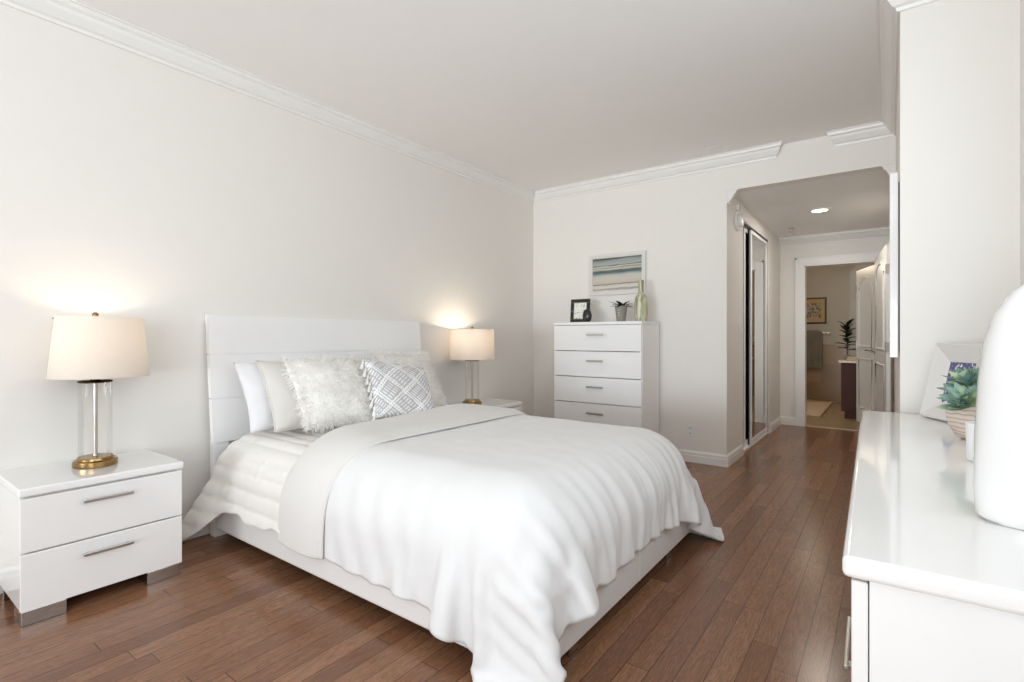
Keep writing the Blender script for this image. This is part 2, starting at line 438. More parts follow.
crown('trim_5', [((XH, YF + .005, ZH), (XH, YF + .09, ZH), (1, 0, 0), 0, -.6)])
crown('trim_6', [((XN, YF + .005, ZH), (XN, YF + .09, ZH), (-1, 0, 0), 0, -.6)])
BP = [(0, 0), (.016, 0), (.016, .062), (.013, .068), (.013, .088), (.007, .098), (.004, .104), (0, .104)]
def baseboard(name, segs):
    bm = bmesh.new()
    for s in segs: bm_sweep(bm, BP, *s)
    struct(name, bm, 'trim')
baseboard('baseboard_left', [((XL, YB, 0), (XL, YF, 0), (1, 0, 0), 0, -1)])
baseboard('baseboard_far', [((XL, YF, 0), (XH, YF, 0), (0, -1, 0), 1, 1), ((XH, YF, 0), (XH, CE0 - .03, 0), (1, 0, 0), -1, 0)])
baseboard('baseboard_hall', [((XH, CE1 + .07, 0), (XH, YE, 0), (1, 0, 0), 0, -1), ((XH, YE, 0), (BX0 - .10, YE, 0), (0, -1, 0), 1, 0)])
baseboard('baseboard_right', [((XN, YE, 0), (XN, YN, 0), (-1, 0, 0), 1, 1), ((XN, YN, 0), (XR, YN, 0), (0, -1, 0), -1, -1), ((XR, YN, 0), (XR, YB, 0), (-1, 0, 0), 1, 0)])
# casings
struct('trim_7', boxes((XH - .09, XH + .003, CE0 - .04, CE0, 0, 2.33), (XH - .09, XH + .006, CE1, CE1 + .08, 0, 2.31)), 'trim')
bmc = bmesh.new()
for a, b, c, d in ((BX0 - .10, BX0, 0, 2.16), (BX1, XN - .002, 0, 2.16), (BX0, BX1, 2.06, 2.16)):
    bm_box(bmc, a, b, YE - .018, YE, c, d); 
bm_box(bmc, BX0 - .10, BX0 - .08, YE - .026, YE, 0, 2.16); bm_box(bmc, BX0 - .10, XN - .002, YE - .026, YE, 2.14, 2.16)
bm_box(bmc, BX0 - .004, BX0 + .012, YE - .012, YE + .13, 0, 2.06); bm_box(bmc, BX0, BX1, YE - .012, YE + .13, 2.045, 2.062)
struct('trim_8', bmc, 'trim')
# closet: two sliding mirror leaves in a double track
bmt = boxes((XH - .088, XH - .002, CE0, CE1, 0, .012), (XH - .070, XH - .064, CE0, CE1, .012, .026), (XH - .035, XH - .030, CE0, CE1, .012, .026), (XH - .003, XH + .002, CE0, CE1, .012, .026),
            (XH - .088, XH - .004, CE0, CE1, 2.285, 2.30))
struct('trim_9', bmt, 'lacquer_soft')
struct('trim_10', boxes((XH - .02, XH - .004, CE0, CE1, 2.262, 2.286)), 'black')
def mirror_door(name, x, y0, y1, edge_strip=False):
    st = .05
    d = struct(name, boxes((x - .012, x + .012, y0, y0 + st, .026, 2.26, .004), (x - .012, x + .012, y1 - st, y1, .026, 2.26, .004),
                           (x - .012, x + .012, y0 + st, y1 - st, .026, .075), (x - .012, x + .012, y0 + st, y1 - st, 2.225, 2.26)), 'lacquer_soft')
    obj('mirror', boxes((x - .004, x + .006, y0 + st, y1 - st, .075, 2.225)), 'mirror', d)
    if edge_strip: obj('gasket', boxes((x - .014, x - .004, y0 - .010, y0, .026, 2.26)), 'black', d)  # black strip down the near edge of the leaf
mirror_door('door_1', XH - .048, CE0 + .245, CE0 + .88)
mirror_door('door_2', XH - .016, CE0 + .40, CE1, True)

def panel_door(name, w, h, hinge, rz, lever_x):
    """two-panel arch-top door; local x runs along the leaf from the hinge, +y is its front"""
    t = .035; bm = boxes((0, w, -t / 2, t / 2, .01, h, .003))
    for s in (1, -1):
        y = s * t / 2; x0, x1 = .12 * w / .75, w - .12 * w / .75; zt = h - .28
        arch = [(x0, y, 1.02), (x0, y, zt)] + [((x0 + x1) / 2 - (x1 - x0) / 2 * math.cos(math.pi * k / 12), y, zt + .16 * math.sin(math.pi * k / 12)) for k in range(1, 12)] + [(x1, y, zt), (x1, y, 1.02), (x0, y, 1.02)]
        bm_tube(bm, arch, .011, 6); bm_tube(bm, [(x0, y, .22), (x0, y, .86), (x1, y, .86), (x1, y, .22), (x0, y, .22)], .011, 6)
    d = struct(name, bm, 'trim', smooth=40)
    d.location = hinge; d.rotation_euler = (0, 0, rz)
    lb = bmesh.new()
    for s in (1, -1):
        bm_tube(lb, [(lever_x, s * t / 2, .98), (lever_x, s * (t / 2 + .012), .98)], .026, 14)
        dr = -1 if lever_x > w / 2 else 1
        bm_tube(lb, [(lever_x, s * (t / 2 + .01), .98), (lever_x, s * (t / 2 + .045), .98), (lever_x + dr * .03, s * (t / 2 + .05), .98), (lever_x + dr * .11, s * (t / 2 + .05), .975)], .009, 8)
    lv = obj('lever', lb, 'chrome', d, 40); lv['label'] = 'chrome lever handle'
    hb = boxes(*[(-.006, .012, -t / 2 - .006, t / 2 + .006, z, z + .09) for z in (.22, 1.0, h - .28)])
    obj('hinge', hb, 'chrome', d)
# linen-closet door ajar on the right hall wall; bathroom inner door swung towards the hall
panel_door('door_3', 1.10, 2.03, (-.004, 6.06, 0), R(90 + 5.9), 1.03)
panel_door('door_4', .676, 2.03, (-.338, 8.30, 0), math.atan2(7.66 - 8.30, .220), .61)

# ------------------------------------------------------------------ bathroom beyond
YW = 10.72
struct('floor_bathroom', boxes((-2.0, .3, YE + .03, YW + .1, -.06, .004)), 'bath_floor')
struct('ceiling_bathroom', boxes((-2.0, .3, YE + .12, YW + .1, 2.45, 2.5)), 'ceiling')
struct('wall_bathroom_back', boxes((-2.0, .3, YW, YW + .1, 1.0, 2.5)), 'bath_paint')
struct('wall_bathroom_tile', boxes((-2.0, .3, YW - .012, YW + .1, -.02, .985), (-2.0, .3, YW - .02, YW + .1, .985, 1.005)), 'bath_tile')
struct('wall_bathroom_left', boxes((-2.1, -2.0, YE + .12, YW + .1, -.02, 2.5)), 'bath_paint')
struct('wall_bathroom_right', boxes((.0, .1, YE + .12, YW + .1, -.02, 2.5)), 'bath_paint')
struct('wall_bathroom_partition', boxes((-.40, .0, 8.98, 9.06, -.02, 2.45)), 'bath_paint')
struct('trim_11', boxes((-.46, -.37, 8.94, 9.06, 0, 2.12), (-.37, .0, 8.94, 9.06, 2.05, 2.12)), 'bath_paint')
struct('trim_12', boxes((BX0, BX1, YE + .015, YE + .06, 0, .010)), 'counter')

# ------------------------------------------------------------------ bed
bed = thing('bed', 'white upholstered platform bed with a tall three-board headboard under white bedding', 'bed', (0, 0, 0))
def lean_box(bm, y0, y1, z0, z1, t=.035, back=0):
    xf = lambda z: -3.085 - .075 * (z - .54) / .73
    vs = bm_box(bm, 0, t, y0, y1, z0, z1)
    for v in vs: v.co.x = xf(v.co.z) - back - (t if v.co.x == 0 else 0)
bmh = bmesh.new()
for z0, z1 in ((.54, .786), (.792, 1.039), (1.045, 1.272)): lean_box(bmh, 1.335, 2.985, z0, z1)
lean_box(bmh, 1.345, 2.975, .545, 1.265, .022, back=.011)
hb = obj('headboard', bmh, 'lacquer_soft', bed)
for y0 in (1.345, 2.885):
    obj('headboard_post', boxes((-3.155, -3.094, y0, y0 + .08, 0, .548, .004)), 'lacquer_soft', bed)
obj('side_rail', boxes((-3.05, -.90, 1.330, 1.372, .062, .330, .014, 3)), 'upholstery', bed, 60)
obj('side_rail', boxes((-3.05, -.90, 2.928, 2.970, .062, .330, .014, 3)), 'upholstery', bed, 60)
obj('foot_rail', boxes((-.925, -.883, 1.335, 2.965, .062, .330, .014, 3), (-.884, -.8815, 2.147, 2.151, .07, .322)), 'upholstery', bed, 60)
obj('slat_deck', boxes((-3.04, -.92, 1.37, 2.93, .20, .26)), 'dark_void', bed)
for x, y in ((-.945, 2.62), (-.945, 1.62), (-2.95, 1.50), (-2.95, 2.80)):
    lg = obj('leg', boxes((x - .03, x + .03, y - .03, y + .03, 0, .20, .003)), 'chrome', bed); lg['label'] = 'square chrome leg'
bm = boxes((-3.05, -1.00, 1.42, 2.88, .261, .545, .12, 6))
mt = tag(obj('mattress', bm, 'quilt', None, 60), 'white mattress lying on the bed frame under all the bedding', 'mattress')

# duvet: cloth draped by a small position-based solver over the rounded mattress and the rails (rows run head to foot, columns across)
def rounded_box(P, lo, hi, r):
    c = (lo + hi) / 2; h = (hi - lo) / 2 - r; d = P - c; s = np.sign(d); q = np.abs(d) - h
    m = np.maximum(q, 0); L = np.linalg.norm(m, axis=-1)
    dist = np.where(L > 0, L, np.minimum(np.max(q, axis=-1), 0)) - r
    g = np.zeros_like(P); np.put_along_axis(g, np.argmax(q, axis=-1)[..., None], 1.0, axis=-1)
    return dist, np.where((L > 0)[..., None], m / np.maximum(L, 1e-9)[..., None], g) * s

def drape(P, rest, pins, solids, steps, iters, thick=.02, mu=.4, dt=.02, damp=.985, low=.012):
    P = P.copy(); nx, ny = P.shape[:2]; V = np.zeros_like(P)
    w = np.ones((nx, ny)); w[pins] = 0; W = w.reshape(-1); cons = []
    I, J = np.meshgrid(np.arange(nx), np.arange(ny), indexing='ij')
    for di, dj, k in ((1, 0, 1), (0, 1, 1), (1, 1, .6), (1, -1, .6), (2, 0, .10), (0, 2, .10), (4, 0, .05), (0, 4, .05)):
        key = I // di if di else J // dj
        ok = (I + di < nx) & (J + dj < ny) & (J + dj >= 0)
        for par in (0, 1):
            sel = ok & (key % 2 == par); i, j = I[sel], J[sel]
            L = np.linalg.norm(rest[i, j] - rest[i + di, j + dj], axis=-1)
            a, b = i * ny + j, (i + di) * ny + j + dj
            ws = np.maximum(W[a] + W[b], 1e-6)
            cons.append((a, b, L, (k * W[a] / ws)[:, None], (k * W[b] / ws)[:, None]))
    for st in range(steps):
        V[..., 2] -= 9.8 * dt; V *= damp
        X = P + V * dt * w[..., None]
        for it in range(iters):
            F = X.reshape(-1, 3)
            for a, b, L, ka, kb in cons:
                d = F[b] - F[a]; l = np.sqrt((d * d).sum(-1)) + 1e-9
                c = d * ((l - L) / l)[:, None]
                F[a] += c * ka; F[b] -= c * kb
            if it % 3 == 2 or it == iters - 1:
                for lo, hi, r in solids:
                    dist, n = rounded_box(X, lo, hi, r); pen = np.maximum(thick - dist, 0) * w
                    X += n * pen[..., None]; D = X - P; D -= (D * n).sum(-1, keepdims=True) * n
                    X -= np.where((pen > 0)[..., None], mu * D, 0)
                pf = np.maximum(low - X[..., 2], 0); X[..., 2] += pf
                X[..., :2] -= np.where((pf > 0)[..., None], .6 * (X - P)[..., :2], 0)
        V = (X - P) / dt; V *= np.minimum(1, 2.5 / np.maximum(np.linalg.norm(V, axis=-1, keepdims=True), 1e-9)); P = X
    return P

def waves(x, y, f, seed):
    r = np.random.RandomState(seed); o = np.zeros_like(x)
    for k in range(9):
        a = r.rand() * 6.28; o += np.sin((x * np.cos(a) + y * np.sin(a)) * f * (.6 + .8 * r.rand()) + r.rand() * 6.28)
    return o / 3

def cloth_normals(P):
    n = np.cross(np.gradient(P, axis=0), np.gradient(P, axis=1)); n /= np.linalg.norm(n, axis=-1, keepdims=True) + 1e-9
    return n if n[P.shape[0] // 2, P.shape[1] // 2, 2] > 0 else -n

def duvet_surface(nx=70, ny=98):
    u = np.linspace(0, 1, nx + 1)[:, None]; v = np.linspace(0, 1, ny + 1)[None, :]
    x = -2.285 + 1.675 * u + 0 * v - .085 * u * np.clip((.38 - v) / .25, 0, 1)
    y0 = 1.037 + .03 * np.clip((u - .45) / .25, 0, 1) - .10 * np.clip((u - .80) / .20, 0, 1) ** 1.2; y = y0 + (3.255 - y0) * v
    P0 = np.stack([x, y, .66 + .004 * np.random.RandomState(5).rand(nx + 1, ny + 1) + .012 * waves(x, y, 9, 1)], -1)
    sm = np.clip((u - .5) / .4, 0, 1); sm = sm * sm * (3 - 2 * sm)
    rest = P0.copy(); rest[..., 1] = (y - 2.15) * (1.03 + .07 * sm) + 2.15; rest[..., 2] = 0
    pins = np.zeros((nx + 1, ny + 1), bool); pins[0] = (y[0] > 1.6) & (y[0] < 2.7)
    A = np.array
    P = drape(P0, rest, pins, [(A([-3.12, 1.325, -.05]), A([-.885, 2.98, .612]), .26), (A([-3.1, 1.335, .06]), A([-.885, 2.965, .33]), .03)], 140, 13)
    def finer(Q):                                    # twice the resolution, smoothly
        for ax in (0, 1):
            Q = np.moveaxis(Q, ax, 0); m = (Q[:-1] + Q[1:]) / 2
            if len(Q) > 4: m[1:-1] = m[1:-1] * 1.125 - (Q[:-3] + Q[3:]) * .0625
            O = np.empty((2 * len(Q) - 1,) + Q.shape[1:]); O[0::2] = Q; O[1::2] = m; Q = np.moveaxis(O, 0, ax)
        return Q
    P, x, y = finer(P), finer(x), finer(y)
    # relief of the loose cover: gathers on the foot drop, softer pulls on the side
    r = np.random.RandomState(11); q = np.zeros_like(y); q2 = np.zeros_like(y)
    for k in range(7):
        q += np.sin(y * (40 + 60 * r.rand()) + 1.5 * np.sin(x * 3 + k) + r.rand() * 6.28) * np.clip(np.sin(y * (3 + 3 * r.rand()) + r.rand() * 6.28) + .3, 0, 1)
        q2 += np.sin((x + .35 * y) * (16 + 34 * r.rand()) + r.rand() * 6.28 + 1.2 * np.sin(y * 4 + k)) * np.clip(np.sin(x * (3 + 3 * r.rand()) + r.rand() * 6.28) + .2, 0, 1)
    f = np.clip((x + 1.12) / .25, 0, 1) * q * .0030 + np.clip((1.62 - y) / .25, 0, 1) * (1 - np.clip((x + 1.1) / .2, 0, 1)) * q2 * .0034
    f += .0026 * waves(x, y, 7, 4) + .0010 * waves(x, y, 26, 8) + .0006 * waves(x, y, 60, 3) + .0016 * np.clip((x + 1.05) / .2, 0, 1) * np.sin(y * 150 + 2.5 * np.sin(y * 11) + 1.2 * np.sin(x * 9)) * np.clip(np.sin(y * 7.3 + x * 3) + .2, 0, 1)
    P += cloth_normals(P) * f[..., None]; P[..., 2] = np.maximum(P[..., 2], .012)
    return P
DV = duvet_surface()
duvet = thing('duvet', 'white cotton duvet draped over the bed to the floor, its head end folded back', 'duvet')
dm = grid_obj('cover', DV, 'linen', duvet, .012, 0)
def smooth_grid(P, k):
    for _ in range(k):
        Q = P.copy(); Q[1:-1, 1:-1] = (P[:-2, 1:-1] + P[2:, 1:-1] + P[1:-1, :-2] + P[1:-1, 2:]) / 4; Q[0, 1:-1] = (P[0, :-2] + P[0, 2:]) / 2; Q[-1, 1:-1] = (P[-1, :-2] + P[-1, 2:]) / 2; P = Q
    return P
def folded_band():
    """the turned-back head end: wraps round the head edge of the duvet and lies on top of it"""
    nb = 14; base = DV[:2 * nb + 3:2, ::2].copy(); base = smooth_grid(base, 14); n = smooth_grid(cloth_normals(base), 10)
    n /= np.linalg.norm(n, axis=-1, keepdims=True)
    head = np.array([-1.0, 0, 0]); rows = []
    v = np.linspace(0, 1, base.shape[1])
    for k in range(5):                               # rounded nose
        a = -.5 * math.pi + math.pi * k / 5; r = .018
        rows.append(base[0] + n[0] * (r + r * math.sin(a)) + head * r * math.cos(a))
    for i in range(nb):
        s = i / (nb - 1); lift = .034 + .010 * math.sin(math.pi * s) - .016 * max(0, (s - .8) / .2) ** 2
        w = np.array([.003 * noise.noise(Vector((i * .22, j * .15, 2))) for j in range(base.shape[1])])
        rows.append(base[i] + n[i] * (lift + w)[:, None])
    for k in range(1, 4):                            # hem turns under
        a = math.pi * .5 * k / 3; r = .016
        rows.append(base[nb - 1] + n[nb - 1] * (.022 - r + r * math.cos(a)) + np.array([1.0, 0, 0]) * r * math.sin(a))
    P = np.array(rows)
    P[..., 2] = np.maximum(P[..., 2], .02)
    return P
fb = folded_band()
fd = grid_obj('folded_edge', fb, 'linen_reverse', duvet, .010, 1); fd['label'] = 'slightly greyer turned-back head end of the duvet'

def quilt_grid():
    nx, ns = 66, 260; P = np.zeros((nx, ns, 3))
    for i in range(nx):
        xx = -2.955 + .78 * i / (nx - 1)
        for j in range(ns):
            s = -1 + 2 * j / (ns - 1); side = -1 if s < 0 else 1; a = abs(s)
            head = max(0, min(1, (-2.74 - xx) / .20)); head = head * head * (3 - 2 * head)
            hang = .32 + .20 * head + .012 * math.sin(xx * 17) + .006 * math.sin(xx * 41)
            flat, r = .632, .212; arc = r * math.pi / 2; L = flat + arc + hang - .165; d = a * L
            zt = .585; yc = 2.15
            if d < flat: y, z = d, zt; ny, nz = 0, 1
            elif d < flat + arc:
                t = (d - flat) / r; y = flat + r * math.sin(t); z = zt - r + r * math.cos(t); ny, nz = math.sin(t), math.cos(t)
            else:
                e = d - flat - arc; fl = e * (.16 + .30 * head) ; y = flat + r + fl; z = zt - r - e * (1 - .05 * head); ny, nz = 1, .15
            x = xx - .27 * (max(0, d - flat) / .8) ** 1.5 * max(0, 1 - i / (nx - 1) * .69) ** 4
            st = abs(math.sin(math.pi * d / .082)); puff = .011 * st ** .5
            fold = .005 * noise.noise(Vector((xx * 7, d * 4, side))) + .003 * max(0, d - flat) / .4 * math.sin(xx * 26 + d * 5) + .0035 * noise.noise(Vector((xx * 34, d * 9, 4)))
            k = puff + fold
            P[i, j] = (x, yc + side * (y + ny * k), max(.012, z + nz * k)); P[i, j, 0] = max(-3.172, x)
    return P
qt = tag(grid_obj('quilt', quilt_grid(), 'quilt', None, .010, 1), 'off-white channel-stitched quilt hanging over the head end of the bed beside the post', 'quilt')

# ------------------------------------------------------------------ pillows
def pillow_point(u, v, w, h, d, side, pinch=.07, puffy=1.0):
    """u, v in -1..1 over the pillow face; returns local (across, up, out)"""
    cu = 1 - pinch * (1 - abs(v) ** 2) ; cv = 1 - pinch * (1 - abs(u) ** 2)
    b = max(0, (1 - u * u)) ** .42 * max(0, (1 - v * v)) ** .42
    return Vector((u * w / 2 * cu, v * h / 2 * cv, side * d / 2 * b * puffy))

def pillow(name, label, base, top, tilt, w, h, d, mat, wrinkle=.006, seed=0, group=None, piping=False, n=34):
    """base/top = mid points of its lower and upper edges; the face looks towards the foot of the bed"""
    base, top = Vector(base), Vector(top)
    up = (top - base).normalized(); across = Vector((.0, 1, 0)); across = (across - up * across.dot(up)).normalized()
    across = Matrix.Rotation(tilt, 3, 'Z') @ across; across = (across - up * across.dot(up)).normalized()
    out = across.cross(up); 
    mid = (base + top) / 2
    fr = lambda p: mid + across * p.x + up * p.y + out * p.z
    root = tag(bpy.data.objects.new(name, None), label, 'pillow', group); COL.objects.link(root); root.location = base
    bm = bmesh.new(); uvl = bm.loops.layers.uv.new('UVMap'); cache = {}; uvs = {}
    off = Vector((seed * 3.7, seed * 1.3, 0))
    def vert(i, j, side):
        edge = i in (0, n) or j in (0, n); key = (i, j, 0 if edge else side)
        if key not in cache:
            u, v = -1 + 2 * i / n, -1 + 2 * j / n
            u2, v2 = math.sin(u * math.pi / 2) * .35 + u * .65, math.sin(v * math.pi / 2) * .35 + v * .65
            p = pillow_point(u2, v2, w, h, d, side)
            if not edge:
                e = 1 - max(abs(u), abs(v))
                p.z += side * (wrinkle * noise.noise(Vector((u * 2.2, v * 2.2, side)) + off) + wrinkle * .7 * noise.noise(Vector((u * 6, v * 3, side * 2)) + off))
            cache[key] = bm.verts.new(fr(p) - base); uvs[cache[key]] = ((u + 1) / 2, (v + 1) / 2)
        return cache[key]
    for side in (1, -1):
        for i in range(n):
            for j in range(n):
                q = [vert(i, j, side), vert(i + 1, j, side), vert(i + 1, j + 1, side), vert(i, j + 1, side)]
                if len(set(q)) == 4:
                    f = bm.faces.new(q if side > 0 else q[::-1])
                    for lp in f.loops: lp[uvl].uv = uvs[lp.vert]
    cv = obj('cushion_cover', bm, mat, root, 180)
    if piping:
        pb = bmesh.new(); pts = []
        for k in range(61):
            t = k / 60 * 4; sd = int(min(t, 3.999)); q = -1 + 2 * (t - sd)
            u, v = ((q, -1), (1, q), (-q, 1), (-1, -q))[sd]
            pts.append(fr(pillow_point(u, v, w, h, d, 0)) - base)
        bm_tube(pb, pts, .0042, 6); obj('piping', pb, mat, root, 180)
    return root, fr, base

pillow('pillow', 'plain white pillow leaning on the headboard, the rearmost at the near side of the bed', (-2.80, 1.72, .615), (-3.00, 1.72, 1.00), 0, .64, .43, .15, 'pillow_white', .010, 1)
pillow('pillow', 'oatmeal linen pillow with corded edge between the plain white pillow and the shaggy cushion', (-2.655, 1.71, .620), (-2.90, 1.735, .990), R(2), .50, .45, .15, 'pillow_beige', .006, 2, None, True)

def fur_part(root, fr, base, w, h, d, count, seed, front=True):
    """strands of long pile as narrow tapered ribbons rooted on the cover"""
    r = random.Random(seed); V = []; F = []
    for k in range(count):
        u, v = r.uniform(-1, 1), r.uniform(-1, 1)
        if r.random() < .30:
            if r.random() < .5: u = r.choice((-1, 1)) * r.uniform(.93, 1)
            else: v = r.choice((-1, 1)) * r.uniform(.93, 1)
        side = 1 if r.random() < .8 else -1
        p = pillow_point(u, v, w, h, d, side)
        g = pillow_point(u * .9, v * .9, w, h, d, side)
        nrm = Vector((u ** 3 * .9, v ** 3 * .9, side * 1.0)).normalized()
        cl = Vector((noise.noise(Vector((u * 4, v * 4, seed))), noise.noise(Vector((u * 4, v * 4, seed + 9))), 0)) * .9
        drift = (Vector((r.gauss(0, .35), r.gauss(-.30, .35), r.gauss(0, .2))) + cl)
        L = r.uniform(.026, .052)
        wdt = r.uniform(.0012, .0024)
        a = (nrm + drift * .5).normalized(); b = (nrm * .30 + drift * .8).normalized(); c = (nrm * .05 + drift).normalized()
        p0 = p - nrm * .004; p1 = p0 + a * L * .35; p2 = p1 + b * L * .4; p3 = p2 + c * L * .35
        sd = nrm.cross(Vector((r.gauss(0, 1), r.gauss(0, 1), r.gauss(0, 1)))).normalized() * wdt
        i0 = len(V)
        for q, s in ((p0, 1), (p1, 1), (p2, .8)):
            V.append(fr(q - sd * s) - base); V.append(fr(q + sd * s) - base)
        V.append(fr(p3) - base)
        F += [(i0, i0 + 1, i0 + 3, i0 + 2), (i0 + 2, i0 + 3, i0 + 5, i0 + 4), (i0 + 4, i0 + 5, i0 + 6)]
    me = bpy.data.meshes.new('fur'); me.from_pydata([tuple(x) for x in V], [], F)
    me.materials.append(M['fur']); me.polygons.foreach_set('use_smooth', [True] * len(me.polygons))
    o = bpy.data.objects.new('fur', me); COL.objects.link(o); o.parent = root; o['kind'] = 'stuff'

a = pillow('cushion', 'large shaggy white faux-fur cushion in the middle, in front of the oatmeal pillow', (-2.45, 1.755, .640), (-2.76, 1.80, 1.010), R(-5), .44, .46, .17, 'fur_backing', .012, 3)
a[0]['category'] = 'cushion'; fur_part(*a, .44, .46, .17, 8500, 5)
a = pillow('cushion', 'shaggy white faux-fur cushion standing behind the grey patterned tasselled one', (-2.72, 2.56, .640), (-2.96, 2.60, 1.005), R(-2), .50, .45, .15, 'fur_backing', .012, 4)
a[0]['category'] = 'cushion'; fur_part(*a, .50, .45, .15, 8000, 6)
a = pillow('cushion', 'grey and white lattice-patterned square cushion with white tassels, foremost on the bed', (-2.315, 2.115, .628), (-2.60, 2.235, .985), R(-3), .455, .44, .13, 'lattice', .008, 5)
a[0]['category'] = 'cushion'
root, fr, base = a
M['tassel'] = plain('white_tassel_yarn', (240, 239, 236), .95, vary=.03)
for k in range(8):
    v = .90 - 1.8 * k / 7
    for u in (-1,):
        p = fr(pillow_point(u, v, .455, .44, .13, 0) + Vector((-.004, 0, .006))) - base
        tb = bmesh.new(); dr = Vector((.016, -.020, -.058)) + Vector((rng.uniform(-.006, .006), rng.uniform(-.012, .006), 0))
        bm_tube(tb, [p, p + dr * .18, p + dr * .26, p + dr * .32, p + dr * .7, p + dr], [.0025, .0075, .0075, .005, .011, .012], 8)
        obj('tassel', tb, 'tassel', root, 60)

# ------------------------------------------------------------------ nightstands
def nightstand(label, loc):
    t = thing('nightstand', label, 'nightstand', loc, 0, 'white two-drawer nightstands beside the bed')
    D, Wd = .455, .575                                    # depth (x), width (y); origin at the back left floor corner
    obj('carcass', boxes((0, D - .022, .004, .022, .06, .51, .002), (0, D - .022, Wd - .022, Wd - .004, .06, .51, .002), (0, D - .024, .022, Wd - .022, .06, .078),
                         (0, .012, .022, Wd - .022, .078, .51), (0, D - .03, .022, Wd - .022, .492, .51)), 'lacquer', t)
    obj('top', boxes((0, D + .006, -.004, Wd + .004, .511, .545, .007, 3)), 'lacquer', t, 50)
    for z0, z1 in ((.060, .283), (.289, .503)):
        d = obj('drawer', boxes((D - .021, D, .002, Wd - .002, z0, z1, .0025)), 'lacquer', t)
        zc = (z0 + z1) / 2 + .055; yc = Wd / 2 - .005
        hb = boxes((D + .014, D + .026, yc - .088, yc + .088, zc - .006, zc + .006, .002))
        for s in (-.07, .07): bm_box(hb, D - .001, D + .018, yc + s - .004, yc + s + .004, zc - .004, zc + .004)
        h = obj('handle', hb, 'steel', d); h['label'] = 'brushed metal bar handle'
    for y0, y1 in ((0.006, .145), (Wd - .145, Wd - .006)):
        obj('foot', boxes((D - .13, D - .004, y0, y1, 0, .059, .002)), 'chrome', t)
        obj('foot', boxes((.01, .12, y0, y1, 0, .059, .002)), 'chrome', t)
    return t
nightstand('white gloss nightstand with two drawers in the foreground, on the near side of the bed', (-3.195, .470, 0))
nightstand('white gloss nightstand on the far side of the bed, mostly hidden behind the duvet', (-3.195, 3.30, 0))

def table_lamp(label, loc, rb, rt, sh0, sh1, power, sway=0):
    """loc is on the nightstand top; heights are above it"""
    t = thing('table_lamp', label, 'lamp', loc, 0, 'glass column table lamps on the nightstands')
    bm = bmesh.new(); bm_lathe(bm, [(.001, 0), (.082, 0), (.084, .004), (.084, .026), (.080, .030), (.070, .031), (.068, .040), (.066, .043), (.001, .043)], n=48)
    b = obj('base', bm, 'brass', t, 35)
    bm = bmesh.new(); bm_lathe(bm, [(.063, .0435), (.063, .3855)], n=48, cap=False); obj('glass_column', bm, 'glass', t, 40)
    bm = bmesh.new(); bm_lathe(bm, [(.001, .043), (.012, .044), (.0085, .052), (.0085, .40), (.001, .40)], n=20); obj('rod', bm, 'steel', t, 40)
    bm = bmesh.new(); bm_lathe(bm, [(.001, .386), (.064, .386), (.066, .390), (.064, .395), (.020, .397), (.018, .408), (.011, .414), (.011, .46), (.001, .46)], n=48); obj('collar', bm, 'brass', t, 40)
    bm = bmesh.new(); w = .003
    bm_lathe(bm, [(rb, sh0), (rt, sh1), (rt - w, sh1), (rb - w, sh0), (rb, sh0)], n=64); sh = obj('lamp_shade', bm, 'shade', t, 40); sh.location.y = sway
    bm = bmesh.new()
    for k in range(3):
        a = k * 2.0944; bm_tube(bm, [(0, 0, sh1 - .012), ((rt - .004) * math.cos(a), (rt - .004) * math.sin(a), sh1 - .006)], .0022, 6)
    bm_tube(bm, [(.03, 0, .45), (.045, 0, .52), (.03, 0, sh1 - .014), (0, 0, sh1 - .012)], .002, 6); bm_tube(bm, [(-.03, 0, .45), (-.045, 0, .52), (-.03, 0, sh1 - .014), (0, 0, sh1 - .012)], .002, 6)
    obj('harp', bm, 'brass', t)
    bm = bmesh.new(); bm_lathe(bm, [(.001, sh1 - .012), (.005, sh1 - .010), (.005, sh1 + .004), (.012, sh1 + .006), (.013, sh1 + .014), (.008, sh1 + .022), (.001, sh1 + .024)], n=20); obj('finial', bm, 'brass', t, 60)
    bm = bmesh.new(); bm_lathe(bm, [(.001, .460), (.012, .462), (.014, .478), (.026, .505), (.028, .522), (.020, .542), (.001, .550)], n=24); obj('bulb', bm, 'bulb', t, 180)
    point('bulb_glow', (loc[0], loc[1], loc[2] + .60), power, (1.0, .84, .64), .035)
    return t
table_lamp('brass and glass table lamp with cream shade, lit, on the foreground nightstand', (-2.985, .772, .545), .190, .163, .412, .690, 2.3, .02)
table_lamp('glass column table lamp with straight white drum shade, lit, on the far nightstand', (-2.975, 3.445, .545), .198, .193, .400, .665, 4.4)

